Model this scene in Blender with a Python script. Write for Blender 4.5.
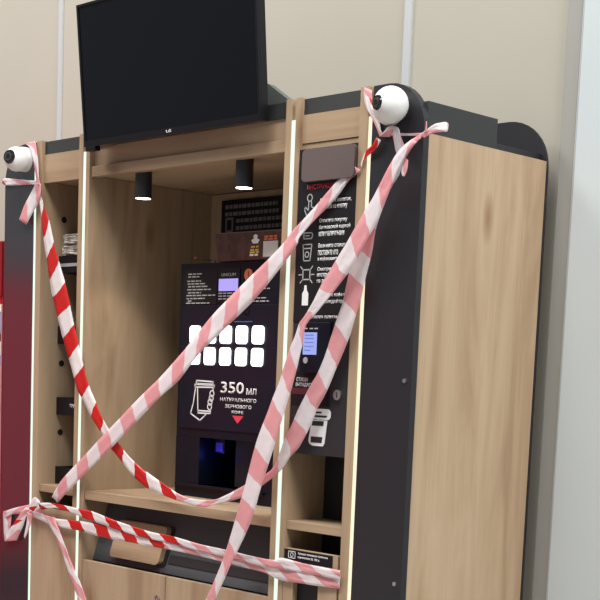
import bpy, bmesh, math, random
from mathutils import Vector, Matrix
random.seed(4)
scene = bpy.context.scene
C = scene.collection
for o in list(bpy.data.objects): bpy.data.objects.remove(o)

Z0 = 1.38          # heights below are written relative to the eye-level datum, 1.38 m above the floor

# ------------------------------------------------------------------ camera
cam = bpy.data.cameras.new('camera'); camo = bpy.data.objects.new('camera', cam); C.objects.link(camo)
RT = Vector((0.700937, 0.712102, 0.039978)); DN = Vector((0.116256, -0.058770, -0.991479)); FW = Vector((-0.703684, 0.699612, -0.123980))
m3 = Matrix((RT, -DN, -FW)).transposed()
camo.matrix_world = Matrix.Translation((3.3508, -2.7597, -0.0262 + Z0)) @ m3.to_4x4()
cam.sensor_width = 36; cam.lens = 1365.61 * 36 / 600
cam.shift_x = (300 - 296.35) / 600; cam.shift_y = (550.74 - 300) / 600
cam.clip_start = .05; cam.clip_end = 60
scene.camera = camo

# ------------------------------------------------------------------ light
w = bpy.data.worlds.new('hall_light'); scene.world = w; w.use_nodes = True
bg = w.node_tree.nodes['Background']; bg.inputs[0].default_value = (0.93, 0.97, 1.0, 1); bg.inputs[1].default_value = 0.22

def area(name, loc, size, power, color, target):
    l = bpy.data.lights.new(name, 'AREA'); l.shape = 'RECTANGLE'; l.size, l.size_y = size; l.energy = power; l.color = color
    o = bpy.data.objects.new(name, l); C.objects.link(o); o.location = loc
    o.rotation_euler = (Vector(target) - Vector(loc)).to_track_quat('-Z', 'Y').to_euler(); return o
area('overhead_light', (6.6, -1.3, 7.2), (3.0, 3.0), 440, (1, .98, .95), (1.0, 0.3, 1.2))
area('overhead_light', (1.4, -2.35, 6.6), (2.8, 1.6), 300, (1, .98, .95), (.3, 0.1, 1.4))
area('overhead_light', (-4.0, -2.8, 6.6), (3.0, 2.0), 300, (1, .98, .95), (-2.4, 0.6, 1.8))  # fill light added to brighten the wall at the left

vs = scene.view_settings
vs.view_transform = 'Standard'; vs.look = 'None'; vs.gamma = 1; vs.use_curve_mapping = False; vs.exposure = 0.16

# ------------------------------------------------------------------ materials
def srgb(r, g, b):
    f = lambda c: (c/255/12.92 if c/255 <= .04045 else ((c/255+.055)/1.055)**2.4)
    return (f(r), f(g), f(b), 1)
def mat(name, col, rough=.5, spec=.5, emit=None, es=0., metal=0., ior=None, coat=0):
    m = bpy.data.materials.new(name); m.use_nodes = True
    b = m.node_tree.nodes['Principled BSDF']
    b.inputs['Base Color'].default_value = col; b.inputs['Roughness'].default_value = rough
    b.inputs['Specular IOR Level'].default_value = spec; b.inputs['Metallic'].default_value = metal
    if ior: b.inputs['IOR'].default_value = ior
    if coat: b.inputs['Coat Weight'].default_value = coat; b.inputs['Coat Roughness'].default_value = .08
    if emit: b.inputs['Emission Color'].default_value = emit; b.inputs['Emission Strength'].default_value = es
    return m
def nodes(m):
    nt = m.node_tree; return nt, nt.nodes, nt.links, nt.nodes['Principled BSDF']
def speckle(m, scale, amount, base):
    nt, N, L, b = nodes(m)
    tc = N.new('ShaderNodeTexCoord'); n = N.new('ShaderNodeTexNoise'); n.inputs['Scale'].default_value = scale; n.inputs['Detail'].default_value = 4
    r = N.new('ShaderNodeValToRGB'); L.new(tc.outputs['Object'], n.inputs['Vector']); L.new(n.outputs['Fac'], r.inputs[0])
    r.color_ramp.elements[0].position = .3; r.color_ramp.elements[1].position = .7
    r.color_ramp.elements[0].color = [c*(1-amount) for c in base[:3]] + [1]; r.color_ramp.elements[1].color = [min(1, c*(1+amount)) for c in base[:3]] + [1]
    L.new(r.outputs[0], b.inputs['Base Color']); return m

def wood(name, axis, tint=1.0, off=0):
    """oak laminate, grain running along the given axis"""
    m = bpy.data.materials.new(name); m.use_nodes = True
    nt, N, L, b = nodes(m)
    tc = N.new('ShaderNodeTexCoord'); mp = N.new('ShaderNodeMapping')
    s = [8, 8, 8]; s['XYZ'.index(axis)] = 1.1
    mp.inputs['Scale'].default_value = s; mp.inputs['Location'].default_value = (off, off*.7, off*.3)
    L.new(tc.outputs['Object'], mp.inputs['Vector'])
    n1 = N.new('ShaderNodeTexNoise'); n1.inputs['Scale'].default_value = .8; n1.inputs['Detail'].default_value = 5; n1.inputs['Roughness'].default_value = .55; n1.inputs['Distortion'].default_value = 1.4
    L.new(mp.outputs[0], n1.inputs['Vector'])
    r1 = N.new('ShaderNodeValToRGB'); L.new(n1.outputs['Fac'], r1.inputs[0])
    e = r1.color_ramp.elements
    e[0].position = .28; e[0].color = (.325*tint, .215*tint, .128*tint, 1)
    e[1].position = .72; e[1].color = (.515*tint, .385*tint, .260*tint, 1)
    x = e.new(.48); x.color = (.45*tint, .320*tint, .205*tint, 1)
    # fine fibre
    mp2 = N.new('ShaderNodeMapping'); s2 = [150, 150, 150]; s2['XYZ'.index(axis)] = 4
    mp2.inputs['Scale'].default_value = s2; L.new(tc.outputs['Object'], mp2.inputs['Vector'])
    n2 = N.new('ShaderNodeTexNoise'); n2.inputs['Scale'].default_value = 1; n2.inputs['Detail'].default_value = 3; L.new(mp2.outputs[0], n2.inputs['Vector'])
    r2 = N.new('ShaderNodeValToRGB'); L.new(n2.outputs['Fac'], r2.inputs[0])
    r2.color_ramp.elements[0].position = .3; r2.color_ramp.elements[0].color = (.92, .91, .90, 1); r2.color_ramp.elements[1].position = .65; r2.color_ramp.elements[1].color = (1, 1, 1, 1)
    # knots
    mp3 = N.new('ShaderNodeMapping'); s3 = [5, 5, 5]; s3['XYZ'.index(axis)] = 1.8
    mp3.inputs['Scale'].default_value = s3; mp3.inputs['Location'].default_value = (off*2, off, off*1.3); L.new(tc.outputs['Object'], mp3.inputs['Vector'])
    v = N.new('ShaderNodeTexVoronoi'); v.inputs['Scale'].default_value = 1.1; L.new(mp3.outputs[0], v.inputs['Vector'])
    r3 = N.new('ShaderNodeValToRGB'); L.new(v.outputs['Distance'], r3.inputs[0])
    r3.color_ramp.elements[0].position = .03; r3.color_ramp.elements[0].color = (.62, .52, .44, 1); r3.color_ramp.elements[1].position = .16; r3.color_ramp.elements[1].color = (1, 1, 1, 1)
    def mul(a, c):
        q = N.new('ShaderNodeMix'); q.data_type = 'RGBA'; q.blend_type = 'MULTIPLY'; q.inputs[0].default_value = 1
        L.new(a, q.inputs[6]); L.new(c, q.inputs[7]); return q.outputs[2]
    L.new(mul(mul(r1.outputs[0], r2.outputs[0]), r3.outputs[0]), b.inputs['Base Color'])
    b.inputs['Roughness'].default_value = .52; b.inputs['Specular IOR Level'].default_value = .35
    bp = N.new('ShaderNodeBump'); bp.inputs['Strength'].default_value = .08; bp.inputs['Distance'].default_value = .002
    L.new(n2.outputs['Fac'], bp.inputs['Height']); L.new(bp.outputs[0], b.inputs['Normal'])
    return m

WV = wood('oak_vertical_shaded', 'Z', .88); WH = wood('oak_horizontal_shaded', 'X', .88, 3.1); WS = wood('oak_side', 'Z', 1.06, 5.3)  # one oak, fronts and interior tinted darker to put shade into the colour
BLACK = speckle(mat('black_laminate', (.014, .014, .018, 1), .42, .5), 300, .15, (.014, .014, .018))
GLOSSB = mat('black_gloss_laminate', (.026, .026, .032, 1), .22, .9, ior=1.7)
RECB = mat('recess_black_lit', (.070, .075, .082, 1), .6, .3)  # black board lifted to grey, standing in for light from above
CHAR = mat('charcoal_board', (.026, .029, .029, 1), .55)
DARK = mat('dark_interior', (.008, .008, .009, 1), .6)
MACH = mat('machine_black', (.004, .007, .014, 1), .35, .22)
MACH2 = mat('machine_door_black', (.006, .009, .018, 1), .3, .22)
PANEL = mat('payment_panel_black', (.009, .009, .011, 1), .45, .25)
PANEL2 = mat('payment_lower_black', (.026, .024, .028, 1), .45, .3)
STICK = mat('sticker_black', (.007, .007, .010, 1), .45, .25)
WHITE = mat('white_print', (.80, .80, .80, 1), .6)
GREYP = mat('grey_print', (.42, .42, .43, 1), .6)
DIMP = mat('dim_grey_print', (.16, .15, .15, 1), .6)
REDP = mat('red_print', (.75, .04, .08, 1), .5)
MAROON = mat('maroon_print', (.09, .010, .016, 1), .5)
ORANGE = mat('orange_print', (.62, .16, .06, 1), .45)
YEL = mat('yellow_print', (.70, .45, .08, 1), .5)
PLATE = mat('taupe_plate', (.115, .085, .08, 1), .5)
BLOCKED = mat('camera_white', (.80, .80, .78, 1), .4)
LENSB = mat('camera_lens_black', (.012, .012, .014, 1), .15)
LENSG = mat('camera_lens_grey', (.05, .048, .05, 1), .3)
TVB = mat('tv_bezel', (.007, .007, .009, 1), .28, .3)
TVS = mat('tv_screen', (.005, .0055, .008, 1), .16, .22)
MOUNT = mat('mount_grey', (.13, .145, .135, 1), .7)
METAL = mat('steel', (.62, .62, .62, 1), .3, metal=1)
LEDG = mat('led_cool', (.1, .12, .1, 1), .5, emit=(.82, 1.0, .84, 1), es=.9)
LEDW = mat('led_warm', (.1, .1, .1, 1), .5, emit=(1.0, .86, .60, 1), es=.95)
LAMP = mat('lamp_glass', (.9, .9, .9, 1), .4, emit=(1, .95, .86, 1), es=7)
BTN = mat('lit_button', (.9, .9, .9, 1), .4, emit=(.93, .97, 1, 1), es=3.2)
SCR = mat('machine_screen', (.1, .1, .2, 1), .3, emit=(.36, .30, .82, 1), es=1.0)
SCR2 = mat('terminal_screen', (.1, .1, .2, 1), .3, emit=(.27, .34, .74, 1), es=.9)
SCRL = mat('terminal_screen_text', (.05, .07, .2, 1), .3, emit=(.14, .2, .5, 1), es=.8)
BLUEL = mat('blue_led', (.05, .05, .3, 1), .3, emit=(.05, .04, .8, 1), es=.12)
CUPLID = speckle(mat('clear_wrapped_lids', (.55, .52, .48, 1), .25, .7), 60, .35, (.55, .52, .48))
BROWNAC = speckle(mat('brown_acrylic', (.06, .024, .016, 1), .3, .5), 40, .5, (.065, .026, .017))
WALL = speckle(mat('beige_wall_panel', srgb(175, 170, 158), .75, .3), 1.5, .03, srgb(175, 170, 158))
SEAM = mat('aluminium_seam', srgb(182, 186, 187), .5)
PROFILE = mat('grey_profile', srgb(150, 149, 143), .5)
WHITEW = speckle(mat('white_panel', srgb(190, 198, 201), .5, .4), 2, .02, srgb(190, 198, 201))
GAP = mat('dark_gap', (.02, .02, .03, 1), .7)
FLOOR = speckle(mat('floor_tile', (.42, .40, .37, 1), .35), 8, .12, (.42, .40, .37))
VRED = mat('vending_red', (.34, .010, .018, 1), .3)
VREDF = mat('reflected_red', (.80, .03, .07, 1), .4)  # stronger red for the added machine, so its reflection shows
VRED2 = mat('vending_red_front', (.22, .006, .012, 1), .4)
VBLUE = mat('vending_lilac', (.35, .33, .62, 1), .4)
VPINK = mat('vending_pink', (.75, .42, .42, 1), .4)

def tape_mat(name, red, white, trans=.3, clear=.10, tilt=1.0, period=.14, rough=.3):
    m = bpy.data.materials.new(name); m.use_nodes = True
    nt, N, L, b = nodes(m); out = N['Material Output']
    uv = N.new('ShaderNodeUVMap'); uv.uv_map = 'UVMap'; sp = N.new('ShaderNodeSeparateXYZ'); L.new(uv.outputs[0], sp.inputs[0])
    ma = N.new('ShaderNodeMath'); ma.operation = 'MULTIPLY_ADD'; L.new(sp.outputs['Y'], ma.inputs[0]); ma.inputs[1].default_value = tilt; L.new(sp.outputs['X'], ma.inputs[2])
    dv = N.new('ShaderNodeMath'); dv.operation = 'DIVIDE'; L.new(ma.outputs[0], dv.inputs[0]); dv.inputs[1].default_value = period
    fr = N.new('ShaderNodeMath'); fr.operation = 'FRACT'; L.new(dv.outputs[0], fr.inputs[0])
    gt = N.new('ShaderNodeMath'); gt.operation = 'GREATER_THAN'; L.new(fr.outputs[0], gt.inputs[0]); gt.inputs[1].default_value = .5
    mx = N.new('ShaderNodeMix'); mx.data_type = 'RGBA'; L.new(gt.outputs[0], mx.inputs[0]); mx.inputs[6].default_value = white; mx.inputs[7].default_value = red
    L.new(mx.outputs[2], b.inputs['Base Color']); b.inputs['Roughness'].default_value = rough
    tr = N.new('ShaderNodeBsdfTranslucent'); L.new(mx.outputs[2], tr.inputs[0])
    tp = N.new('ShaderNodeBsdfTransparent')
    m1 = N.new('ShaderNodeMixShader'); m1.inputs[0].default_value = trans; L.new(b.outputs[0], m1.inputs[1]); L.new(tr.outputs[0], m1.inputs[2])
    m2 = N.new('ShaderNodeMixShader'); m2.inputs[0].default_value = clear; L.new(m1.outputs[0], m2.inputs[1]); L.new(tp.outputs[0], m2.inputs[2])
    # crinkles
    tc = N.new('ShaderNodeTexCoord'); n = N.new('ShaderNodeTexNoise'); n.inputs['Scale'].default_value = 38; n.inputs['Detail'].default_value = 2; L.new(tc.outputs['Object'], n.inputs['Vector'])
    bp = N.new('ShaderNodeBump'); bp.inputs['Strength'].default_value = .35; bp.inputs['Distance'].default_value = .006; L.new(n.outputs['Fac'], bp.inputs['Height']); L.new(bp.outputs[0], b.inputs['Normal'])
    L.new(m2.outputs[0], out.inputs['Surface']); return m
TRED, TWHITE = srgb(212, 44, 40), srgb(242, 236, 236)
TPINK, TPALE = srgb(242, 178, 183), srgb(246, 238, 241)
TAPE_F = tape_mat('tape_printed_face', TRED, TWHITE, .22, .05, .65, .15)
TAPE_F2 = tape_mat('tape_printed_face_slant', TRED, TWHITE, .22, .05, -.6, .15)
TAPE_B = tape_mat('tape_pale_reverse', TPINK, TPALE, .3, .10, -1.1, .15)
TAPE_B2 = tape_mat('tape_pale_reverse_slant', TPINK, TPALE, .3, .10, -.8, .15)

# ------------------------------------------------------------------ helpers
WL = {}       # world location of every thing's base
def tag(o, label=None, cat=None, group=None, kind=None):
    if label: o['label'] = label
    if cat: o['category'] = cat
    if group: o['group'] = group
    if kind: o['kind'] = kind
    return o
def thing(name, label, cat, loc, group=None):
    o = bpy.data.objects.new(name, None); C.objects.link(o); o.empty_display_size = .05
    o.location = (loc[0], loc[1], loc[2] + Z0); WL[o] = Vector((loc[0], loc[1], loc[2])); return tag(o, label, cat, group)
def obj(name, bm, m, parent=None, smooth=False, label=None, origin=None):
    base = WL[parent] if parent else Vector(origin or (0, 0, 0))
    bmesh.ops.translate(bm, verts=bm.verts, vec=-base)
    bmesh.ops.recalc_face_normals(bm, faces=bm.faces)
    me = bpy.data.meshes.new(name); bm.to_mesh(me); bm.free()
    for mm in (m if isinstance(m, (list, tuple)) else [m]): me.materials.append(mm)
    if smooth:
        for p in me.polygons: p.use_smooth = True
        me.set_sharp_from_angle(angle=math.radians(40))
    o = bpy.data.objects.new(name, me); C.objects.link(o)
    if parent: o.parent = parent
    else: o.location = (base.x, base.y, base.z + Z0)
    WL[o] = base
    if label: o['label'] = label
    return o
def box(bm, x0, x1, y0, y1, z0, z1, bev=0.0, mi=0):
    v = [bm.verts.new(p) for p in ((x0,y0,z0),(x1,y0,z0),(x1,y1,z0),(x0,y1,z0),(x0,y0,z1),(x1,y0,z1),(x1,y1,z1),(x0,y1,z1))]
    f = [bm.faces.new([v[i] for i in q]) for q in ((0,1,5,4),(1,2,6,5),(2,3,7,6),(3,0,4,7),(4,5,6,7),(3,2,1,0))]
    for q in f: q.material_index = mi
    if bev:
        es = {e for q in f for e in q.edges}
        bmesh.ops.bevel(bm, geom=list(es), offset=bev, segments=2, affect='EDGES', profile=.6)
    return bm
def B(*a, **k): return box(bmesh.new(), *a, **k)
def prism_xz(bm, pts, y0, y1):
    """closed outline in the facade plane, pushed from y0 back to y1"""
    a = [bm.verts.new((x, y0, z)) for x, z in pts]; b = [bm.verts.new((x, y1, z)) for x, z in pts]
    bm.faces.new(a); bm.faces.new(b[::-1]); n = len(pts)
    for i in range(n): bm.faces.new((a[i], b[i], b[(i+1) % n], a[(i+1) % n]))
    return bm
def prism_yz(bm, pts, x0, x1):
    a = [bm.verts.new((x0, y, z)) for y, z in pts]; b = [bm.verts.new((x1, y, z)) for y, z in pts]
    bm.faces.new(a); bm.faces.new(b[::-1]); n = len(pts)
    for i in range(n): bm.faces.new((a[i], b[i], b[(i+1) % n], a[(i+1) % n]))
    return bm
def rrect(x0, x1, z0, z1, r, n=5, corners=(1,1,1,1)):
    pts = []
    for k, (cx, cz, a0) in enumerate(((x1-r, z1-r, 0), (x0+r, z1-r, 90), (x0+r, z0+r, 180), (x1-r, z0+r, 270))):
        if corners[k]:
            for i in range(n+1):
                a = math.radians(a0 + 90*i/n); pts.append((cx + r*math.cos(a), cz + r*math.sin(a)))
        else:
            pts.append((x1 if k in (0,3) else x0, z1 if k < 2 else z0))
    return pts
def cyl(bm, c, axis, r, h, n=24, r2=None):
    """cylinder from c along axis"""
    ax = Vector(axis).normalized(); q = ax.to_track_quat('Z', 'Y').to_matrix().to_4x4()
    bmesh.ops.create_cone(bm, cap_ends=True, segments=n, radius1=r, radius2=r if r2 is None else r2, depth=h, matrix=Matrix.Translation(Vector(c) + ax*h/2) @ q)
    return bm
def ball(bm, c, r, n=28):
    bmesh.ops.create_uvsphere(bm, u_segments=n, v_segments=n//2, radius=r, matrix=Matrix.Translation(Vector(c))); return bm
def ring_xz(bm, cx, cz, ro, ri, y0, y1, n=24):
    v = []
    for i in range(n):
        a = 2*math.pi*i/n; c, s = math.cos(a), math.sin(a)
        v.append([bm.verts.new((cx+r*c, y, cz+r*s)) for r, y in ((ro, y0), (ri, y0), (ri, y1), (ro, y1))])
    for i in range(n):
        p, q = v[i], v[(i+1) % n]
        for k in range(4): bm.faces.new((p[k], p[(k+1) % 4], q[(k+1) % 4], q[k]))
    return bm
def line_xz(bm, pts, t, y0, y1, closed=False):
    """drawn line of thickness t as flat bars"""
    P = list(pts) + ([pts[0]] if closed else [])
    for (xa, za), (xb, zb) in zip(P, P[1:]):
        d = Vector((xb-xa, zb-za)); l = d.length
        if l < 1e-6: continue
        d /= l; nx, nz = -d.y*t/2, d.x*t/2; ex, ez = d.x*t*.4, d.y*t*.4
        prism_xz(bm, [(xa-ex+nx, za-ez+nz), (xb+ex+nx, zb+ez+nz), (xb+ex-nx, zb+ez-nz), (xa-ex-nx, za-ez-nz)], y0, y1)
    return bm
def text(name, s, x0, x1, z0, z1, y, m, parent, bold=0.0, label=None):
    """raised lettering facing the viewer, fitted to a box on the facade plane y"""
    cu = bpy.data.curves.new(name, 'FONT'); cu.body = s; cu.offset = bold; cu.fill_mode = 'FRONT'; cu.resolution_u = 3
    t = bpy.data.objects.new(name, cu); C.objects.link(t)
    bpy.context.view_layer.update()
    me = bpy.data.meshes.new_from_object(t.evaluated_get(bpy.context.evaluated_depsgraph_get()))
    bpy.data.objects.remove(t); bpy.data.curves.remove(cu)
    xs = [v.co.x for v in me.vertices]; ys = [v.co.y for v in me.vertices]
    ax, bx, ay, by = min(xs), max(xs), min(ys), max(ys)
    base = WL[parent]
    for v in me.vertices:
        X = x0 + (v.co.x-ax)/(bx-ax)*(x1-x0); Z = z0 + (v.co.y-ay)/(by-ay)*(z1-z0)
        v.co = Vector((X, y, Z)) - base
    bm = bmesh.new(); bm.from_mesh(me)
    r = bmesh.ops.extrude_face_region(bm, geom=bm.faces[:])
    bmesh.ops.translate(bm, verts=[g for g in r['geom'] if isinstance(g, bmesh.types.BMVert)], vec=(0, .0006, 0))
    bmesh.ops.recalc_face_normals(bm, faces=bm.faces); bm.to_mesh(me); bm.free()
    me.materials.clear(); me.materials.append(m); me.name = name
    o = bpy.data.objects.new(name, me); C.objects.link(o); o.parent = parent; WL[o] = base
    if label: o['label'] = label
    return o
def bars(bm, rows, t, y):
    """illegibly small print: runs of word-length dashes"""
    rnd = random.Random(7)
    for x0, x1, z in rows:
        x = x0
        while x < x1 - .004:
            l = min(rnd.uniform(.012, .03), x1-x); box(bm, x, x+l, y, y+.0006, z-t/2, z+t/2); x += l + .005
    return bm
TAPE = {
 'sag': [[-0.753,0.571,-0.738,0.573,-0.012],[-0.74,0.533,-0.719,0.545,-0.012],[-0.729,0.495,-0.7,0.51,-0.012],[-0.721,0.454,-0.677,0.472,-0.012],[-0.705,0.385,-0.648,0.396,-0.012],[-0.675,0.289,-0.601,0.311,-0.012],[-0.651,0.214,-0.557,0.212,-0.012],[-0.594,0.095,-0.513,0.102,-0.012],[-0.538,-0.013,-0.466,-0.008,-0.012],[-0.501,-0.083,-0.429,-0.077,-0.012],[-0.462,-0.125,-0.4,-0.116,-0.012],[-0.411,-0.184,-0.362,-0.168,-0.012],[-0.365,-0.221,-0.316,-0.212,-0.012],[-0.318,-0.265,-0.271,-0.249,-0.012],[-0.262,-0.303,-0.221,-0.285,-0.012],[-0.177,-0.357,-0.143,-0.325,-0.014],[-0.106,-0.389,-0.085,-0.347,-0.014],[-0.037,-0.404,-0.023,-0.368,-0.014],[0.09,-0.421,0.079,-0.4,-0.016],[0.179,-0.426,0.187,-0.403,-0.018],[0.236,-0.411,0.245,-0.394,-0.02],[0.358,-0.38,0.331,-0.359,-0.022],[0.444,-0.338,0.413,-0.32,-0.022],[0.517,-0.289,0.479,-0.289,-0.022],[0.556,-0.246,0.514,-0.237,-0.022],[0.595,-0.212,0.529,-0.199,-0.022],[0.635,-0.15,0.551,-0.163,-0.022],[0.66,-0.099,0.581,-0.11,-0.022],[0.689,-0.059,0.618,-0.053,-0.022],[0.723,0.005,0.661,0.01,-0.022],[0.766,0.087,0.698,0.087,-0.024],[0.787,0.136,0.716,0.128,-0.026],[0.811,0.194,0.74,0.181,-0.028],[0.827,0.259,0.758,0.243,-0.03],[0.845,0.311,0.775,0.292,-0.032],[0.86,0.375,0.812,0.344,-0.035],[0.878,0.418,0.846,0.414,-0.038],[0.909,0.474,0.874,0.482,-0.042],[0.942,0.509,0.902,0.53,-0.046],[0.963,0.545,0.938,0.569,-0.05],[0.988,0.577,0.974,0.591,-0.05],[1.014,0.595,1.013,0.605,-0.05]],
 'fall': [[0.989,0.594,1.006,0.585,-0.056],[0.95,0.568,0.974,0.56,-0.056],[0.914,0.533,0.946,0.52,-0.056],[0.886,0.489,0.925,0.479,-0.056],[0.857,0.448,0.903,0.435,-0.056],[0.823,0.409,0.882,0.393,-0.056],[0.78,0.351,0.839,0.333,-0.056],[0.735,0.294,0.806,0.287,-0.056],[0.689,0.239,0.778,0.256,-0.056],[0.646,0.175,0.729,0.209,-0.056],[0.621,0.145,0.678,0.164,-0.056],[0.606,0.129,0.634,0.126,-0.056],[0.588,0.09,0.624,0.079,-0.056],[0.566,0.048,0.615,0.041,-0.056],[0.538,-0.028,0.593,-0.032,-0.056],[0.51,-0.086,0.574,-0.086,-0.058],[0.456,-0.203,0.533,-0.204,-0.06],[0.411,-0.337,0.488,-0.319,-0.06],[0.366,-0.465,0.439,-0.449,-0.06],[0.314,-0.592,0.354,-0.592,-0.06],[0.267,-0.674,0.3,-0.688,-0.06],[0.242,-0.721,0.275,-0.734,-0.06],[0.084,-1.014,0.134,-1.023,-0.05]],
 'slash': [[0.735,0.557,0.769,0.541,-0.006],[0.674,0.513,0.723,0.513,-0.006],[0.639,0.483,0.682,0.472,-0.008],[0.586,0.44,0.618,0.425,-0.011],[0.536,0.398,0.557,0.372,-0.018],[0.482,0.347,0.543,0.342,-0.022],[0.362,0.266,0.42,0.228,-0.024],[0.221,0.172,0.269,0.122,-0.024],[0.11,0.082,0.149,0.044,-0.024],[-0.012,-0.015,0.053,-0.041,-0.024],[-0.14,-0.1,-0.053,-0.107,-0.024],[-0.294,-0.208,-0.203,-0.216,-0.024],[-0.45,-0.317,-0.375,-0.332,-0.022],[-0.581,-0.409,-0.51,-0.421,-0.018],[-0.636,-0.467,-0.6,-0.484,-0.012]],
 'redend': [[0.824,0.621,0.842,0.611,-0.012],[0.811,0.601,0.826,0.59,-0.012],[0.786,0.589,0.798,0.577,-0.008],[0.771,0.567,0.78,0.566,-0.006],[0.766,0.552,0.771,0.546,-0.005]],
 'upper': [[-0.71,-0.494,-0.691,-0.517,-0.02],[-0.618,-0.486,-0.599,-0.502,-0.02],[-0.493,-0.49,-0.504,-0.51,-0.02],[-0.386,-0.493,-0.402,-0.525,-0.02],[-0.311,-0.504,-0.321,-0.532,-0.02],[-0.228,-0.514,-0.227,-0.543,-0.02],[-0.073,-0.528,-0.072,-0.552,-0.022],[0.037,-0.53,0.03,-0.553,-0.022],[0.177,-0.54,0.173,-0.562,-0.024],[0.305,-0.543,0.301,-0.565,-0.026],[0.415,-0.548,0.408,-0.57,-0.026],[0.5,-0.55,0.497,-0.574,-0.02],[0.527,-0.54,0.521,-0.574,-0.014],[0.614,-0.545,0.607,-0.572,-0.014],[0.694,-0.547,0.692,-0.573,-0.014],[0.763,-0.548,0.763,-0.575,-0.01]],
 'lower': [[-0.765,-0.528,-0.771,-0.55,-0.016],[-0.703,-0.529,-0.714,-0.552,-0.016],[-0.604,-0.539,-0.615,-0.567,-0.016],[-0.462,-0.533,-0.473,-0.567,-0.016],[-0.309,-0.533,-0.319,-0.576,-0.016],[-0.177,-0.544,-0.187,-0.575,-0.017],[-0.036,-0.551,-0.045,-0.576,-0.018],[0.074,-0.556,0.065,-0.576,-0.018],[0.22,-0.56,0.217,-0.58,-0.02],[0.36,-0.564,0.352,-0.586,-0.022],[0.471,-0.569,0.464,-0.593,-0.016],[0.52,-0.57,0.514,-0.607,-0.01],[0.603,-0.57,0.597,-0.606,-0.01],[0.684,-0.574,0.682,-0.603,-0.01],[0.759,-0.576,0.758,-0.601,-0.006]],
 'drop': [[-0.663,-0.536,-0.596,-0.533,-0.026],[-0.644,-0.551,-0.589,-0.549,-0.026],[-0.563,-0.633,-0.521,-0.64,-0.026],[-0.525,-0.692,-0.483,-0.694,-0.026],[-0.481,-0.756,-0.441,-0.741,-0.026],[-0.432,-0.829,-0.387,-0.816,-0.026],[-0.347,-0.961,-0.303,-0.947,-0.026]],
 'ltop_vert': [[-0.857,0.758,-0.789,0.761,-0.004],[-0.822,0.743,-0.776,0.742,-0.006],[-0.793,0.696,-0.766,0.707,-0.008],[-0.777,0.661,-0.756,0.666,-0.01],[-0.767,0.633,-0.75,0.631,-0.012],[-0.758,0.605,-0.736,0.606,-0.014]],
 'ltop_band': [[-1.004,0.647,-1.01,0.635,0.006],[-0.972,0.648,-0.965,0.622,-0.006],[-0.914,0.641,-0.907,0.618,-0.006],[-0.841,0.632,-0.834,0.614,-0.008],[-0.779,0.625,-0.779,0.611,-0.01],[-0.742,0.621,-0.742,0.604,-0.012]],
 'ltop_tail': [[-0.764,0.618,-0.733,0.61,-0.014],[-0.787,0.586,-0.729,0.579,-0.016],[-0.814,0.56,-0.743,0.549,-0.016],[-0.842,0.528,-0.782,0.511,-0.016],[-0.863,0.498,-0.818,0.475,-0.016]],
 'lk_band': [[-0.684,-0.51,-0.689,-0.546,-0.012],[-0.731,-0.5,-0.73,-0.539,-0.014],[-0.807,-0.513,-0.813,-0.546,-0.014],[-0.874,-0.528,-0.874,-0.55,-0.012],[-0.943,-0.546,-0.946,-0.572,-0.008]],
 'lk_loop': [[-0.954,-0.547,-0.896,-0.545,-0.006],[-0.949,-0.587,-0.899,-0.589,-0.008],[-0.944,-0.631,-0.908,-0.62,-0.008],[-0.936,-0.656,-0.888,-0.639,-0.01]],
 'lk_loop2': [[-0.931,-0.657,-0.852,-0.644,-0.012],[-0.908,-0.619,-0.83,-0.614,-0.014],[-0.867,-0.582,-0.802,-0.575,-0.016],[-0.829,-0.545,-0.784,-0.544,-0.016],[-0.788,-0.516,-0.743,-0.526,-0.018]],
 'lk_tail': [[-0.778,-0.533,-0.743,-0.537,-0.02],[-0.777,-0.562,-0.752,-0.573,-0.02],[-0.786,-0.595,-0.77,-0.601,-0.02],[-0.797,-0.625,-0.79,-0.63,-0.02]],
 'lk_knot': [[-0.751,-0.516,-0.725,-0.527,-0.03],[-0.727,-0.485,-0.695,-0.507,-0.034],[-0.709,-0.472,-0.677,-0.491,-0.034],[-0.689,-0.481,-0.67,-0.504,-0.03]],
 'rk_dome': [[0.765,0.758,0.793,0.746,-0.004],[0.768,0.731,0.802,0.706,-0.006],[0.777,0.704,0.814,0.682,-0.006],[0.799,0.675,0.828,0.66,-0.006],[0.818,0.648,0.837,0.638,-0.008],[0.834,0.621,0.847,0.622,-0.01]],
 'rk_arch': [[0.834,0.621,0.874,0.616,-0.012],[0.862,0.633,0.884,0.62,-0.02],[0.879,0.641,0.898,0.624,-0.024],[0.911,0.635,0.893,0.615,-0.024],[0.923,0.61,0.9,0.594,-0.024],[0.938,0.581,0.908,0.573,-0.024],[0.935,0.556,0.917,0.557,-0.022]],
 'rk_hband': [[0.835,0.631,0.836,0.622,-0.006],[0.903,0.624,0.903,0.617,-0.006],[0.947,0.62,0.948,0.613,-0.006],[0.99,0.616,0.991,0.606,-0.012]],
 'rk_tail': [[0.98,0.61,0.998,0.601,-0.02],[1.005,0.622,1.012,0.607,-0.018],[1.027,0.632,1.035,0.611,-0.018],[1.047,0.634,1.055,0.611,-0.018],[1.06,0.636,1.063,0.612,-0.01],[1.056,0.634,1.055,0.621,0.005]],
 'rk_spike': [[0.999,0.613,1.007,0.612,-0.022],[1.003,0.627,1.008,0.626,-0.022],[1.004,0.641,1.006,0.641,-0.022]],
 'rk_end': [[0.957,0.556,0.972,0.544,-0.048],[0.954,0.53,0.973,0.524,-0.05],[0.952,0.516,0.969,0.512,-0.05],[0.957,0.505,0.963,0.503,-0.05]],
}
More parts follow.
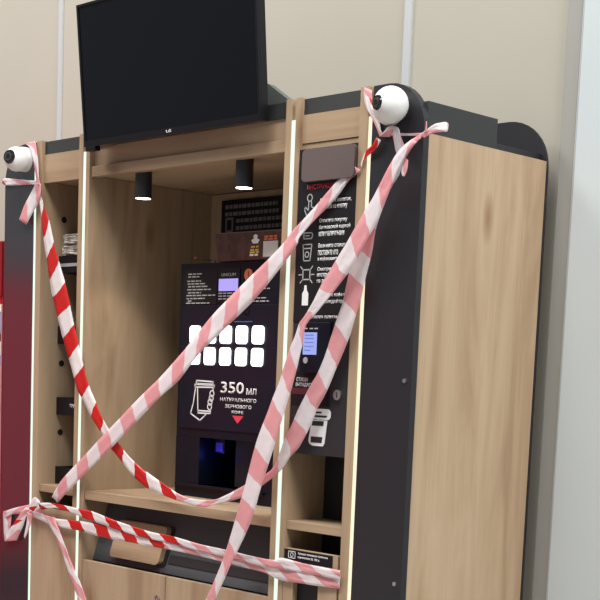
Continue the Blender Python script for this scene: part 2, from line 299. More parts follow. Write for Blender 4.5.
# ------------------------------------------------------------------ setting
tag(obj('floor', B(-5, 4.2, -4.5, 1.2, -1.43, -1.38), FLOOR), kind='structure')
tag(obj('wall_back', B(-5, 1.6, .62, .72, -1.38, 2.6), WALL), kind='structure')
tag(obj('trim_1', B(-1.556, -1.532, .612, .62, -1.38, 2.6), SEAM), kind='structure')
tag(obj('trim_2', B(.348, .377, .612, .62, -1.38, 2.6), SEAM), kind='structure')
bm = B(.978, 1.029, .602, .62, -1.38, 2.6, .003)
tag(obj('trim_3', bm, PROFILE), kind='structure')
tag(obj('trim_4', B(1.029, 1.033, .602, .62, -1.38, 2.6), SEAM), kind='structure')
tag(obj('trim_5', B(1.033, 1.0385, .606, .62, -1.38, 2.6), GAP), kind='structure')
tag(obj('wall_right', B(1.0385, 4.2, .595, .62, -1.38, 2.6), WHITEW), kind='structure')

# ------------------------------------------------------------------ kiosk
K = thing('coffee_kiosk', 'tall oak and black coffee kiosk wrapped in barrier tape with glowing edge strips', 'kiosk', (0, .28, -1.38))
XI, XO = .75, .979
# black front cheeks with rounded outer shoulder
for s in (1, -1):
    r = rrect(.797, XO, -1.38, .757, .125, 8, (1, 0, 0, 0))
    pts = [(s*x, z) for x, z in r]
    fp = obj('front_panel', prism_xz(bmesh.new(), pts, 0, .022), GLOSSB if s < 0 else BLACK, K)
    for z in (-.017, -.561) if s > 0 else (-.561,):
        obj('screw', cyl(bmesh.new(), (s*.956, .001, z), (0, -1, 0), .006, .004, 14), METAL, fp, label='small bright steel screw')
    obj('side_panel', B(*sorted((s*.952, s*.972)), .022, .552, -1.38, .623), WS, K)
    obj('top_band', B(*sorted((s*.950, s*.972)), .022, .315, .623, .703), CHAR, K, label='black board above the oak side')
bpts = rrect(-.975, .975, -1.38, .747, .145, 10, (1, 1, 0, 0))
obj('back_panel', prism_xz(bmesh.new(), bpts, .552, .560), BLACK, K)
obj('inner_back', B(-.955, .955, .54, .5515, -1.2, .62), WV, K)
obj('ceiling_board', B(-.951, .951, .031, .5515, .6235, .629), WH, K)
obj('roof_board', B(-.951, .951, .031, .5515, .6292, .645), BLACK, K)
obj('plinth', B(-.955, .955, .03, .5515, -1.38, -1.215), BLACK, K)
# partitions carrying the glowing strips
for s in (1, -1):
    bm = bmesh.new(); pc = -.5 if s < 0 else .4945
    box(bm, pc-.031, pc-.009, 0, .03, -1.38, .759); box(bm, pc+.009, pc+.0285, 0, .03, -1.38, .759)
    box(bm, pc-.009, pc+.009, .012, .03, -1.38, .757)
    box(bm, pc-.031, pc+.0285, .03, .54, -1.38, .622)
    p = obj('partition', bm, WV, K)
    obj('led_strip', B(pc-.0085, pc+.0085, .002, .012, -1.36, .70), LEDG, p, label='glowing pale green light strip')
    bm = bmesh.new()
    box(bm, *sorted((s*.75, s*.781)), 0, .03, -1.38, .759); box(bm, *sorted((s*.781, s*.797)), .012, .03, -1.38, .757)
    box(bm, *sorted((s*.75, s*.785)), .03, .54, -1.38, .622)
    p = obj('partition', bm, WV, K)
    obj('led_strip', B(*sorted((s*.7822, s*.7962)), .002, .012, -1.36, .68), LEDW if s > 0 else LEDG, p, label='glowing warm white light strip' if s > 0 else 'glowing pale green light strip')
# header over the three bays
obj('header', B(-.469, .469, .018, .036, .651, .712), WH, K)
obj('header_lip', B(-.469, .469, .006, .036, .6165, .6505, .0015), WH, K)
obj('header', B(-.75, -.531, .010, .030, .6165, .712), WH, K)
obj('header', B(.5235, .75, .010, .030, .634, .712), WH, K)
obj('header_lip', B(.5235, .75, .013, .030, .6165, .6325), WH, K)
for x0, x1 in ((-.75, -.531), (-.469, .469), (.5235, .75)):
    obj('top_strip', B(x0, x1, .013, .03, .712, .756), CHAR, K, label='black strip along the top edge')
# shelves
obj('shelf', B(-.469, .469, .006, .54, -.460, -.4295, .001), WH, K)
obj('shelf', B(-.75, -.531, .010, .54, -.456, -.430, .001), WH, K)
obj('shelf', B(.5235, .75, .008, .54, -.457, -.4325, .001), WH, K)
obj('niche_back', B(.5235, .7495, .157, .17, -1.2, -.2), DARK, K, label='dark back of the right niche')
# cupboard doors under the machine
dl = obj('door', B(-.4675, -.0185, .002, .020, -1.21, -.668, .001), WV, K)
bm = bmesh.new(); ring_xz(bm, -.055, -.744, .011, .007, -.002, .003); cyl(bm, (-.055, .002, -.744), (0, -1, 0), .006, .003, 16)
obj('lock', bm, METAL, dl, label='small round steel lock')
obj('door', B(-.0155, .4675, .002, .020, -1.21, -.668, .001), WV, K)
# black recess with leaning board and oak flap
yz = lambda z: .044 + .321*(z + .673)
rp = obj('recess_board', prism_yz(bmesh.new(), [(yz(-.6685), -.6685), (yz(-.461), -.461), (yz(-.461)+.02, -.461), (yz(-.6685)+.02, -.6685)], -.4685, .463), RECB, K, label='black board leaning back under the shelf, greyed as if lit')
def slanted(pts, off0, off1):
    bm = bmesh.new()
    a = [bm.verts.new((x, yz(z)-off1, z)) for x, z in pts]; b = [bm.verts.new((x, yz(z)-off0, z)) for x, z in pts]
    bm.faces.new(a); bm.faces.new(b[::-1]); n = len(pts)
    for i in range(n): bm.faces.new((a[i], b[i], b[(i+1) % n], a[(i+1) % n]))
    return bm
obj('flap_shade', slanted(rrect(-.352, -.079, -.650, -.518, .016), .0, .004), DARK, rp, label='black plate painting the shade around the oak flap')  # dark plate paints the shadow around the flap
obj('flap', slanted(rrect(-.356, -.094, -.644, -.521, .016), .004, .024), WH, rp, label='rounded oak flap')
obj('reflection_strip', slanted([(-.07, -.636), (.4685, -.636), (.4685, -.608), (-.07, -.608)], .0, .003), DARK, rp, label='dark strip painting a reflection across the board')  # dark overlay, a reflection in the board put into colour
# pull-out bin fronts of the narrow bays
bm = B(.525, .566, 0, .018, -1.21, -.512); box(bm, .668, .741, 0, .018, -1.21, -.512); box(bm, .566, .668, 0, .018, -.607, -.512)
bf = obj('bin_front', bm, WV, K)
obj('slot', B(.566, .668, .019, .05, -1.2, -.60), DARK, bf, label='black slot cut in the oak front')
stk = obj('notice_label', B(.527, .722, -.0012, -.0002, -.5475, -.5135), STICK, bf, label='black label with white print')
text('lettering', 'Автомат принимает банкноты', .583, .703, -.5265, -.5185, -.0018, WHITE, stk, .01)
text('lettering', 'номиналом 50, 100 р.', .583, .672, -.5375, -.5295, -.0018, WHITE, stk, .01)
bm = bmesh.new(); line_xz(bm, [(.545, -.519), (.572, -.519), (.572, -.538), (.545, -.538)], .002, -.0018, -.0012, True); ring_xz(bm, .5585, -.5285, .0065, .005, -.0018, -.0012, 14)
obj('banknote_icon', bm, WHITE, stk)
obj('bin_front', B(-.749, -.532, 0, .018, -1.21, -.512), WV, K)
# round holes in the left niche wall
lw = [c for c in K.children if c.name.startswith('partition')][-1]
for z in (.501, .245, -.001, -.246):
    obj('hole', cyl(bmesh.new(), (-.7502, .096, z), (1, 0, 0), .011, .0015, 18), DARK, K, label='round dark hole in the oak niche wall')

# ------------------------------------------------------------------ downlights under the kiosk ceiling
for x, lab in ((-.25, 'left black cylinder downlight under the kiosk ceiling'), (.235, 'right black cylinder downlight above the brown sign')):
    t = thing('downlight', lab, 'lamp', (x, .055, .534), 'downlights under the kiosk ceiling')
    bm = bmesh.new(); cyl(bm, (x, .055, .538), (0, 0, 1), .027, .0855, 28); obj('housing', bm, BLACK, t, True)
    obj('lens', cyl(bmesh.new(), (x, .055, .5372), (0, 0, 1), .0245, .001, 28), LAMP, t, label='glowing white lens')
    l = bpy.data.lights.new('downlight_beam', 'SPOT'); l.energy = 3.6; l.color = (1, .86, .68); l.spot_size = math.radians(84); l.spot_blend = .35; l.shadow_soft_size = .02
    o = bpy.data.objects.new('downlight_beam', l); C.objects.link(o); o.parent = t; o.location = (0, 0, -.004)

# ------------------------------------------------------------------ coffee machine
MX0, MX1, MY = -.247, .268, .22
M = thing('coffee_machine', 'black coffee vending machine with ten lit buttons standing in the middle bay', 'coffee machine', (.01, .38, -.429))
bm = bmesh.new()
NX0, NX1, NZ0, NZ1 = -.125, .180, -.386, -.229
box(bm, MX0, MX1, MY+.17, .535, -.4285, .343); box(bm, MX0, MX1, MY, MY+.17, NZ1, .343, .002)
box(bm, MX0, NX0, MY, MY+.17, NZ0, NZ1); box(bm, NX1, MX1, MY, MY+.17, NZ0, NZ1); box(bm, MX0, MX1, MY, MY+.17, -.4285, NZ0)
obj('body', bm, MACH, M)
obj('door_panel', B(MX0+.018, MX1-.02, MY-.004, MY, -.2, .07, .001), MACH2, M)
obj('upper_panel', B(MX0+.018, MX1-.02, MY-.003, MY, .07, .205, .001), MACH2, M)
nb = obj('niche_liner', B(NX0+.115, NX1-.005, MY+.06, MY+.169, NZ0, NZ1-.004), DARK, M, label='dark block inside the cup niche')
obj('spout', B(NX0+.02, NX0+.07, MY+.05, MY+.12, NZ1-.05, NZ1), MACH2, M)
obj('cup_light', B(NX0+.028, NX0+.062, MY+.049, MY+.0505, NZ1-.045, NZ1-.015), BLUEL, M, label='small blue light')
obj('drip_tray', B(NX0-.11, NX1+.02, MY-.012, MY+.15, NZ0-.008, NZ0, .001), MACH2, M)
l = bpy.data.lights.new('cup_light_glow', 'POINT'); l.energy = .05; l.color = (.1, .1, 1); l.shadow_soft_size = .02
o = bpy.data.objects.new('cup_light_glow', l); C.objects.link(o); o.parent = M; o.location = (-.09, -.13, .14)
F = MY - .0045
st = obj('instruction_sticker', B(-.228, -.060, MY-.0015, MY, .209, .323), STICK, M)
rows = [(-.205, -.135, .308), (-.205, -.15, .299), (-.210, -.14, .285), (-.208, -.12, .276), (-.205, -.105, .267), (-.210, -.09, .257), (-.205, -.14, .247), (-.212, -.068, .238), (-.212, -.12, .228), (-.205, -.18, .220), (-.214, -.095, .213)]
obj('small_print', bars(bmesh.new(), rows, .0035, MY-.0022), GREYP, st)
sc = obj('display', B(-.056, .05, MY-.0025, MY, .215, .322), STICK, M, label='black display block')
obj('screen', B(-.050, .043, MY-.0032, MY-.0024, .250, .289), SCR, sc, label='glowing violet screen')
text('lettering', 'UNICUM', -.038, .030, .297, .307, MY-.0032, GREYP, sc)
for x1, z in ((.04, .243), (.03, .234), (.02, .225)): obj('small_print', bars(bmesh.new(), [(-.05, x1, z)], .0035, MY-.0032), GREYP, sc)
for z in (.299, .242, .184):
    bm = bmesh.new(); cyl(bm, (.09, MY, z), (0, -1, 0), .0195, .0022, 24)
    q = obj('round_badge', bm, ORANGE, M, label='round orange badge')
    bm = bmesh.new(); ring_xz(bm, .09, z, .013, .010, MY-.003, MY-.0022, 20)
    if z == .299: bm.free(); bm = bmesh.new(); box(bm, .0885, .0915, MY-.003, MY-.0022, z-.004, z+.011); box(bm, .0885, .0915, MY-.003, MY-.0022, z-.011, z-.0075)
    obj('badge_mark', bm, MAROON, q)
for q in ((.135, .190, .255), (.108, .182, .226), (.104, .188, .216), (.106, .184, .189), (.106, .185, .179)): obj('small_print', bars(bmesh.new(), [q], .0035, MY-.0008), GREYP, M)
obj('blue_line', B(.032, .117, MY-.0038, MY-.003, .1505, .1535), mat('blue_print', (.05, .13, .35, 1), .5), M)
for r, z in enumerate((.110, .040)):
    for c in range(5):
        x = -.157 + .0765*c
        b = obj('drink_button', prism_xz(bmesh.new(), rrect(x-.0255, x+.0255, z-.0285, z+.0285, .011), MY-.009, MY-.003), BTN, M, label='lit white button')
text('lettering', '350', -.022, .090, -.078, -.041, F, WHITE, M, .012, 'large white 350')
text('lettering', 'мл', .102, .149, -.079, -.059, F, WHITE, M, .012)
text('lettering', 'НАТУРАЛЬНОГО', -.023, .150, -.104, -.092, F, WHITE, M, .01)
text('lettering', 'ЗЕРНОВОГО', .002, .128, -.125, -.1135, F, WHITE, M, .01)
text('lettering', 'КОФЕ', .036, .091, -.1425, -.132, F, WHITE, M, .01)
obj('red_arrow', prism_xz(bmesh.new(), [(.038, -.149), (.092, -.149), (.065, -.174)], F, F+.0006), REDP, M, label='red triangle pointing down')
bm = bmesh.new(); t_ = .0045; f0, f1 = F, F+.0006
for pts, cl in (([(-0.145, -0.041), (-0.061, -0.043), (-0.061, -0.051), (-0.146, -0.051)], True), ([(-0.154, -0.054), (-0.053, -0.054), (-0.055, -0.061), (-0.151, -0.063)], True), ([(-0.139, -0.065), (-0.133, -0.148), (-0.07, -0.147), (-0.07, -0.134)], False), ([(-0.06, -0.063), (-0.06, -0.071)], False), ([(-0.134, -0.14), (-0.075, -0.14)], False), ([(-0.149, -0.064), (-0.158, -0.116), (-0.171, -0.151), (-0.122, -0.172), (-0.1, -0.157), (-0.091, -0.149)], False)): line_xz(bm, pts, t_, f0, f1, cl)
for cx, cz in [(-0.065, -0.082), (-0.068, -0.097), (-0.073, -0.11), (-0.075, -0.125)]: ring_xz(bm, cx, cz, .0120, .0080, f0, f1, 16)
obj('hand_with_cup_icon', bm, WHITE, M, label='white line drawing of a hand holding a cup')

# acrylic sign standing on the machine, antenna beside it
bs = thing('acrylic_sign', 'brown acrylic sign with small white and yellow print standing on the coffee machine', 'sign', (.11, .24, .343))
bm = bmesh.new(); prism_xz(bm, [(-.040, .3435), (.262, .3435), (.262, .431), (-.055, .433)], .200, .206); box(bm, -.045, .262, .206, .26, .3435, .348)
obj('sign_plate', bm, BROWNAC, bs)
Y_ = .1992
obj('sign_edge', line_xz(bmesh.new(), [(-.054, .431), (.262, .4295)], .003, Y_, .200), PLATE, bs, label='pale upper edge')
bm = bmesh.new(); prism_xz(bm, [(.118, .404), (.130, .408), (.127, .417), (.137, .422), (.147, .417), (.144, .408), (.156, .404), (.148, .393), (.126, .393)], Y_, .200)
obj('emblem', bm, WHITE, bs, label='small white emblem')
obj('print_line', bars(bmesh.new(), [(.118, .152, .383)], .005, Y_), YEL, bs); obj('print_line', bars(bmesh.new(), [(.115, .158, .373), (.113, .158, .366)], .0055, Y_), YEL, bs)
obj('print_line', bars(bmesh.new(), [(.113, .158, .358)], .006, Y_), WHITE, bs)
obj('header_print', bars(bmesh.new(), [(.178, .235, .412), (.178, .235, .404)], .006, Y_), ORANGE, bs, label='orange print')
obj('white_patch', B(.174, .240, Y_, .200, .350, .398), mat('patch_white', (.62, .60, .58, 1), .6), bs, label='plain white square patch')
an = thing('antenna', 'thin antenna lying bent on top of the coffee machine left of the brown sign', 'antenna', (-.15, .28, .343))
bm = bmesh.new(); cyl(bm, (-.15, .28, .343), (0, 0, 1), .006, .014, 12); obj('foot', bm, GREYP, an)
bm = bmesh.new(); cyl(bm, (-.15, .28, .356), (-1, -.35, .12), .0025, .07, 10); obj('rod', bm, PLATE, an); obj('tip', ball(bmesh.new(), (-.216, .257, .364), .0055, 12), ORANGE, an)

# notice on the rear wall of the bay
ns = thing('wall_notice', 'dark notice with grey lines of text on the kiosk back wall behind the brown sign', 'sign', (-.2, .54, .44))
obj('board', B(-.405, .05, .530, .5395, .44, .596), STICK, ns)
for i, (x0, x1, z) in enumerate(((-.385, -.115, .572), (-.385, -.11, .547), (-.325, -.09, .522), (-.325, -.03, .497))):
    obj('text_line', bars(bmesh.new(), [(x0, x1, z)], .013, .5293), DIMP, ns)
bm = bmesh.new(); line_xz(bm, [(-.378, .531), (-.345, .531), (-.345, .487), (-.378, .487)], .008, .5293, .53, True); obj('pictogram', bm, DIMP, ns)

# ------------------------------------------------------------------ payment panel in the right bay
PP = thing('payment_panel', 'black ordering panel with white Russian instructions and card terminal in the right bay', 'panel', (.64, .06, -.235))
PY = .0015; SX = .0185
before = set(bpy.data.objects)
obj('upper_board', B(.524-SX, .749-SX, PY, .034, .139, .6155), PANEL, PP)
lb = obj('lower_board', B(.524-SX, .749-SX, PY+.002, .15, -.235, .1375), PANEL2, PP)
f0, f1 = PY-.0008, PY
obj('brand_plate', prism_xz(bmesh.new(), rrect(.547-SX, .7485-SX, .524, .612, .014), -.012, PY), PLATE, PP, label='blank taupe plate')
text('lettering', 'ИНСТРУКЦИЯ', .541, .655, .501, .517, f0, REDP, PP, .012, 'red heading')
def ins(lines):
    for s, x0, x1, z0, z1 in lines: text('lettering', s, x0, x1, z0, z1, f0, WHITE, PP, .008)
ins([('Выберите напиток,', .594, .713, .462, .476), ('нажмите на кнопку', .594, .698, .444, .458),
     ('Оплатите покупку', .594, .700, .408, .422), ('банковской картой', .594, .713, .390, .404), ('или наличными', .594, .691, .373, .386),
     ('Возьмите стакан,', .594, .700, .340, .354), ('поставьте его', .594, .671, .321, .335), ('в кофемашину', .594, .672, .304, .317),
     ('Смотрите', .594, .660, .276, .289), ('инструкцию', .594, .670, .259, .272), ('на экране', .594, .655, .243, .255),
     ('Возьмите кофе и', .598, .706, .205, .218), ('НАСЛАЖДАЙТЕСЬ', .598, .712, .187, .200), ('Оплатить наличными', .575, .690, .147, .158)])
# pictograms
bm = bmesh.new(); ring_xz(bm, .553, .481, .011, .008, f0, f1, 18)
line_xz(bm, [(.549, .470), (.549, .446), (.537, .456), (.533, .450), (.547, .425), (.570, .425), (.574, .452), (.560, .456), (.560, .470)], .003, f0, f1)
obj('pictogram', bm, GREYP, PP, label='outlined hand pressing a button')
bm = bmesh.new(); line_xz(bm, [(.535, .385), (.566, .385), (.570, .378), (.566, .369), (.535, .369)], .003, f0, f1, True); line_xz(bm, [(.543, .377), (.556, .377)], .003, f0, f1)
obj('pictogram', bm, GREYP, PP, label='outlined wallet')
bm = bmesh.new(); line_xz(bm, [(.533, .353), (.568, .353), (.563, .308), (.538, .308)], .003, f0, f1, True); line_xz(bm, [(.535, .342), (.566, .342)], .003, f0, f1); ring_xz(bm, .550, .325, .009, .006, f0, f1, 14)
obj('pictogram', bm, GREYP, PP, label='outlined cup')
bm = bmesh.new(); line_xz(bm, [(.537, .283), (.565, .283), (.565, .256), (.537, .256)], .0035, f0, f1, True)
for dx, dz in ((1, 0), (-1, 0), (.8, .75), (-.8, .75), (.8, -.75), (-.8, -.75)): line_xz(bm, [(.551+dx*.020, .2695+dz*.020), (.551+dx*.030, .2695+dz*.030)], .003, f0, f1)
obj('pictogram', bm, GREYP, PP, label='outlined square button with rays')
bm = bmesh.new(); prism_xz(bm, [(.5375, .184), (.5615, .184), (.5615, .217), (.555, .226), (.5535, .240), (.5455, .240), (.544, .226), (.5375, .217)], f0, f1)
bm2 = obj('pictogram', bm, WHITE, PP, label='white bottle')
bm = bmesh.new(); line_xz(bm, [(.514, .203), (.524, .207), (.534, .201), (.534, .190), (.523, .186), (.514, .191)], .0025, f0, f1, True); bmesh.ops.translate(bm, verts=bm.verts, vec=(.022, 0, 0)); bmesh.ops.scale(bm, verts=bm.verts, vec=(1, 1, 1))
bm.free()
# card terminal
tm = obj('card_terminal', B(.548, .664, PY-.012, PY, -.005, .137, .003), MACH, PP)
T0 = PY-.0126
sr = obj('terminal_screen', B(.561, .615, T0, PY-.0118, .046, .108), SCR2, tm, label='glowing blue screen')
bm = bmesh.new()
for z in (.100, .091, .080, .069, .058): box(bm, .567, .567+.036*(1 if z > .06 else .7), T0-.0004, T0, z-.0018, z+.0018)
obj('screen_text', bm, SCRL, sr)
for x in (.563, .585, .604): obj('printed_dash', B(x, x+.013, T0, PY-.0118, .117, .1205), GREYP, tm)
bm = bmesh.new(); cyl(bm, (.573, PY-.0118, .030), (0, -1, 0), .009, .001, 16); obj('contactless_mark', bm, GREYP, tm)
g0, g1 = PY+.0012, PY+.002
wl = obj('warning_sticker', B(.508, .660, PY+.0012, PY+.002, -.098, -.002), STICK, PP, label='black sticker with white capitals')
obj('strip', B(.510, .585, PY+.0006, PY+.0012, -.066, -.048), MAROON, wl, label='dark red strip')
text('lettering', 'СТАКАН', .527, .572, -.030, -.018, PY+.0006, WHITE, PP, .008); text('lettering', 'ВЫПАДАЕТ', .524, .590, -.0455, -.0335, PY+.0006, WHITE, PP, .008)
kl = obj('key_lock', cyl(bmesh.new(), (.694, PY+.002, -.063), (0, -1, 0), .0145, .007, 22), METAL, PP, label='round steel key lock')
obj('keyhole', B(.6925, .6955, PY-.0056, PY-.0049, -.071, -.055), DARK, kl)
# big white cup drawing
cd = obj('cup_drawing', prism_xz(bmesh.new(), [(.594, -.136), (.656, -.136), (.648, -.200), (.642, -.209), (.600, -.209), (.589, -.204), (.584, -.196)], g0, g1), WHITE, PP, label='large white cup drawing')
obj('lid_drawing', prism_xz(bmesh.new(), rrect(.598, .668, -.1345, -.104, .012, 5), g0, g1), WHITE, cd)
for pts in ([(.602, -.112), (.634, -.112), (.630, -.117), (.600, -.117)], [(.600, -.1225), (.655, -.1225), (.652, -.128), (.602, -.128)],
            [(.598, -.1385), (.643, -.1385), (.641, -.152), (.596, -.152)], [(.594, -.183), (.640, -.183), (.637, -.200), (.594, -.200)]):
    obj('dark_band', prism_xz(bmesh.new(), pts, g0-.0006, g0), PANEL2, cd)
for o in set(bpy.data.objects) - before:       # lettering and fittings sit this far along the board
    if o.type == 'MESH' and o.parent:
        for v in o.data.vertices: v.co.x += SX

# ------------------------------------------------------------------ left niche: black dispenser trays and wrapped lids
for i, (z0, z1, lab) in enumerate(((.315, .373, 'topmost black tray in the left niche, carrying the wrapped lids'), (.068, .130, 'black tray in the left niche just below the topmost one'),
                              (-.183, -.121, 'black labelled tray in the left niche, second from the niche floor'), (-.4298, -.368, 'black labelled tray standing on the left niche floor'))):
    t = thing('dispenser_tray', lab, 'tray', (-.64, .2, z0), 'black trays in the left niche')
    bm = bmesh.new(); box(bm, -.749, -.532, .077, .083, z0, z1); box(bm, -.749, -.743, .083, .40, z0, z1); box(bm, -.538, -.532, .083, .40, z0, z1); box(bm, -.743, -.538, .394, .40, z0, z1); box(bm, -.743, -.538, .083, .394, z0, z0+.005)
    if i == 0: box(bm, -.743, -.538, .083, .394, z1-.005, z1)
    obj('tray_box', bm, STICK, t)
    if i == 0: obj('front_strip', B(-.748, -.533, .0755, .077, .336, .347), GREYP, t, label='pale strip across the tray front')
    elif i > 1: text('lettering', 'трубочки', -.668, -.585, z0+.028, z0+.044, .0762, WHITE, t, .012)
for k, (x, z, lab) in enumerate(((-.690, .374, 'lower clear-wrapped pack of lids on the topmost black tray'), (-.682, .413, 'upper clear-wrapped pack of lids on top of the stack'))):
    bm = B(x-.052, x+.142, .085, .20, z, z+.0375, .008)
    bmesh.ops.subdivide_edges(bm, edges=bm.edges[:], cuts=4, use_grid_fill=True)
    rr = random.Random(k)
    for v in bm.verts:
        if v.co.z > z + .002: v.co += Vector((rr.uniform(-.003, .003), rr.uniform(-.004, .004), rr.uniform(-.003, .001)))
    tag(obj('wrapped_lids', bm, CUPLID, origin=(x, .14, z)), lab, 'package', 'wrapped packs of lids')

# ------------------------------------------------------------------ television on the roof
T = thing('television', 'large black flat screen television tilted forward on top of the kiosk', 'television', (0, .05, .757))
TA, TX = -.434, .411
def tilt(bm):          # leans its top towards the viewer
    a = .098
    for v in bm.verts:
        y, z = v.co.y, v.co.z; v.co.y = -.048 + y*math.cos(a) - z*math.sin(a); v.co.z = .700 + z*math.cos(a) + y*math.sin(a)
    return bm
H = .440
obj('case', tilt(B(TA, TX, .004, .032, 0, H, .003)), TVB, T)
bm = bmesh.new(); box(bm, TA, TX, -.002, .004, 0, .020); box(bm, TA, TX, -.002, .004, H-.008, H); box(bm, TA, TA+.009, -.002, .004, .02, H-.008); box(bm, TX-.009, TX, -.002, .004, .02, H-.008)
bz = obj('bezel', tilt(bm), TVB, T)
obj('screen', tilt(B(TA+.009, TX-.009, .001, .0039, .02, H-.008)), TVS, T)
obj('back_cover', tilt(B(-.30, .30, .032, .075, .03, .30, .012)), TVB, T)
bm = bmesh.new()
obj('sensor_foot', tilt(B(-.425, -.375, -.004, .02, -.014, 0, .002)), TVB, T)
# small pale maker's mark
mk = text('maker_mark', 'LG', -.010, .014, .0065, .0145, -.0026, mat('mark_silver', (.7, .7, .7, 1), .4), T, .02, 'small pale mark on the lower bezel')
bm = bmesh.new(); bm.from_mesh(mk.data)
for v in bm.verts: v.co += WL[T]
tilt(bm)
for v in bm.verts: v.co -= WL[T]
bm.to_mesh(mk.data); bm.free()
bm = bmesh.new(); prism_xz(bm, [(-.30, .6455), (.372, .6455), (.372, .783), (.276, .843), (-.30, .843)], .10, .125)
obj('bracket', B(-.2, .2, .018, .10, .72, .80), MOUNT, T)
obj('stand', bm, MOUNT, T, label='grey support block behind the screen')

# ------------------------------------------------------------------ dome cameras
def dome(lab, bx, bz, c, d, r, rb, k=1.0):
    t = thing('security_camera', lab, 'camera', (bx, 0, bz), 'dome cameras on the kiosk')
    bm = bmesh.new(); cyl(bm, (bx, -.0002, bz), (0, -1, 0), rb, .016, 32); cyl(bm, (bx, -.016, bz), (c[0]-bx, c[1]+.016, c[2]-bz), rb, .03, 32, min(rb, r*.93))
    obj('base', bm, BLOCKED, t, True)
    C_ = Vector(c); D = Vector(d).normalized()
    obj('ball', ball(bmesh.new(), C_, r, 32), BLOCKED, t, True)
    bm = cyl(bmesh.new(), C_ + D*(r*.85), D, .0205*k, r*.155, 28, .0175*k)
    e = obj('lens_ring', bm, LENSB, t, True, label='black lens ring')
    obj('lens', cyl(bmesh.new(), C_ + D*(r*1.004), D, .0125*k, .0012, 20), LENSG, e)
    bm = cyl(bmesh.new(), C_ + D*(r*1.03), D, .0075*k, .001, 16); obj('pupil', bm, LENSB, e)
dome('white dome camera on the right black cheek, lens facing the aisle', .868, .690, (.907, -.052, .688), (-.20, -.97, .0), .0468, .043)
dome('white dome camera on the left black cheek above the tape knot', -.847, .702, (-.829, -.052, .696), (.26, -.95, .08), .042, .042, 1.2)

# ------------------------------------------------------------------ barrier tape
def ribbon(bm, uvl, rows, mi=None, seed=0, u0=0, cols=5, sub=3, crumple=.0022):
    """tape from rows of (edge a x,z, edge b x,z, depth y); u runs along, v across, both in metres"""
    rnd = random.Random(seed)
    P = [(Vector((r[0], r[4], r[1])), Vector((r[2], r[4], r[3]))) for r in rows]
    def cr(p0, p1, p2, p3, t): return .5*((2*p1) + (-p0+p2)*t + (2*p0-5*p1+4*p2-p3)*t*t + (-p0+3*p1-3*p2+p3)*t**3)
    S = []
    for i in range(len(P)-1):
        q = [P[max(0, i-1)], P[i], P[i+1], P[min(len(P)-1, i+2)]]
        for k in range(sub): S.append(tuple(cr(*[x[e] for x in q], k/sub) for e in (0, 1)))
    S.append(P[-1])
    u = 0; prev = None; grid = []
    ph = rnd.uniform(0, 6)
    for i, (a, b) in enumerate(S):
        c = (a+b)/2
        if prev is not None: u += (c-prev).length
        prev = c; row = []
        for j in range(cols):
            f = j/(cols-1); p = a.lerp(b, f)
            p.y += crumple*(math.sin(ph + u*31 + j*2.1) + .6*math.sin(u*83 + j*1.3 + ph)) * (1 if 0 < j < cols-1 else .4) * min(1, (b-a).length/.03)
            row.append((bm.verts.new(p), u+u0, f*.07))
        grid.append(row)
    for i in range(len(grid)-1):
        for j in range(cols-1):
            q = (grid[i][j], grid[i][j+1], grid[i+1][j+1], grid[i+1][j])
            fc = bm.faces.new([x[0] for x in q]); fc.smooth = True
            fc.material_index = mi(q[0][1]-u0) if mi else 0
            for lp, x in zip(fc.loops, q): lp[uvl].uv = (x[1], x[2])
def tape(name, lab, strips, mats, seed, mi=None, u0={}):
    bm = bmesh.new(); uvl = bm.loops.layers.uv.new('UVMap')
    for k, s in enumerate(strips): ribbon(bm, uvl, TAPE[s], (mi[s] if mi and s in mi else None), seed + k, u0.get(s, 0))
    r = TAPE[strips[0]][0]
    base = Vector((r[0], r[4], r[1])); 
    bmesh.ops.translate(bm, verts=bm.verts, vec=-base)
    me = bpy.data.meshes.new(name); bm.to_mesh(me); bm.free()
    for m in mats: me.materials.append(m)
    o = bpy.data.objects.new(name, me); C.objects.link(o); o.location = (base.x, base.y, base.z + Z0)
    sm = o.modifiers.new('film', 'SOLIDIFY'); sm.thickness = .0005; sm.offset = 0
    return tag(o, lab, 'barrier tape', 'barrier tapes on the kiosk')
tape('barrier_tape', 'red and white tape sagging from the left top knot across the coffee machine', ['sag'], [TAPE_F, TAPE_B2], 1, {'sag': lambda u: 1 if u > 1.33 else 0})
tape('barrier_tape', 'pale striped tape falling steeply from the right top knot past the glowing strip', ['fall'], [TAPE_B2], 2)
tape('barrier_tape', 'pale striped tape slanting from the ordering panel over the lit buttons to lower left', ['slash', 'redend'], [TAPE_B, TAPE_F2], 3, {'redend': lambda u: 1}, {'redend': .095})
tape('barrier_tape', 'upper of two tapes stretched across the oak flap at the bottom', ['upper'], [TAPE_F2, TAPE_B2], 4, {'upper': lambda u: 1 if u > .75 else 0})
tape('barrier_tape', 'lower of two tapes stretched across the oak flap at the bottom', ['lower'], [TAPE_F2, TAPE_B2], 5, {'lower': lambda u: 1 if u > .74 or u < .12 else 0})
tape('barrier_tape', 'short pale tape hanging down from the lower left knot over the oak bin front', ['drop'], [TAPE_B], 6)
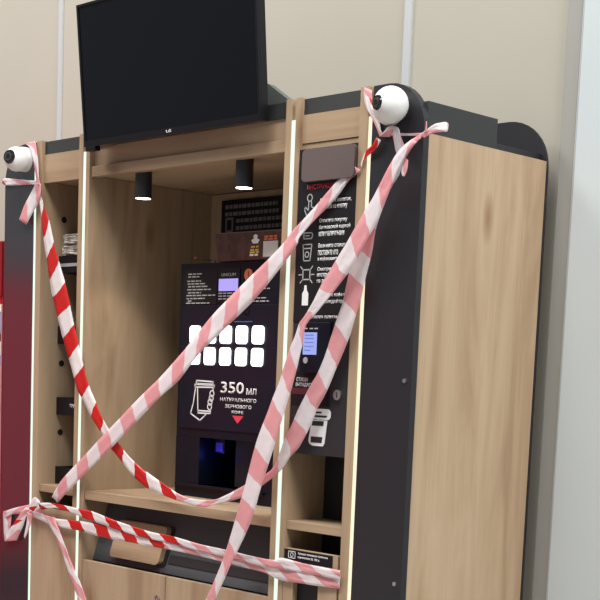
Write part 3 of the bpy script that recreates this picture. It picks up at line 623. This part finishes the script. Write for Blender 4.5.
tape('tape_knot', 'tape tied around the left black cheek under the dome camera, with torn tail', ['ltop_vert', 'ltop_band', 'ltop_tail'], [TAPE_B, TAPE_F2], 7, {'ltop_band': lambda u: 1 if u < .07 else 0})
tape('tape_knot', 'crumpled tape loops knotted round the lower left black cheek', ['lk_band', 'lk_loop', 'lk_loop2', 'lk_tail', 'lk_knot'], [TAPE_B, TAPE_F2], 8, {'lk_knot': lambda u: 1, 'lk_loop2': lambda u: 1 if .05 < u < .10 else 0})
tape('tape_knot', 'twisted pale tape tied around the right black cheek below the dome camera', ['rk_dome', 'rk_arch', 'rk_hband', 'rk_tail', 'rk_spike', 'rk_end'], [TAPE_B, TAPE_F2], 9, {'rk_dome': lambda u: 1 if .02 < u < .05 else 0, 'rk_tail': lambda u: 1 if u > .125 else 0})

# ------------------------------------------------------------------ neighbouring red vending machine at the left edge, and an unseen one added for its reflection
def vending(lab, x0, x1, y0, y1, face):
    t = thing('vending_machine', lab, 'vending machine', ((x0+x1)/2, (y0+y1)/2, -1.38))
    obj('cabinet', B(x0, x1, y0, y1, -1.38, .432, .004), VRED, t)
    if face == 'front':
        obj('header_sign', B(x0+.01, x1-.002, y0-.006, y0, .235, .427), VRED2, t)
        text('lettering', 'П', x1-.082, x1-.036, .318, .352, y0-.0066, WHITE, t, .02)
        g = obj('display_window', B(x0+.05, x1-.002, y0-.005, y0, -.75, .205), VPINK, t)
        z = .205; rr = random.Random(3)
        for h, m in ((.028, WHITE), (.075, VBLUE), (.03, VRED2), (.05, WHITE), (.04, VBLUE), (.14, VPINK), (.03, VRED2), (.10, WHITE), (.12, VPINK), (.05, VRED2)):
            obj('product_row', B(x0+.06, x1-.003, y0-.007, y0-.005, z-h, z-.004), m, g); z -= h
    else:
        obj('reflected_front', B(x1, x1+.006, y0+.03, y1-.03, -.9, .40), VREDF, t)  # red face added out of view to be reflected in the left cheek
        obj('dispensing_flap', B(x1, x1+.006, y0+.1, y1-.3, -1.2, -1.0), STICK, t)
    return t
vending('red vending machine standing close beside the left end of the kiosk', -1.90, -1.003, .012, .60, 'front')
vending('unseen red vending machine added so the left black cheek reflects red', -3.3, -2.5, -2.6, -.5, 'side')
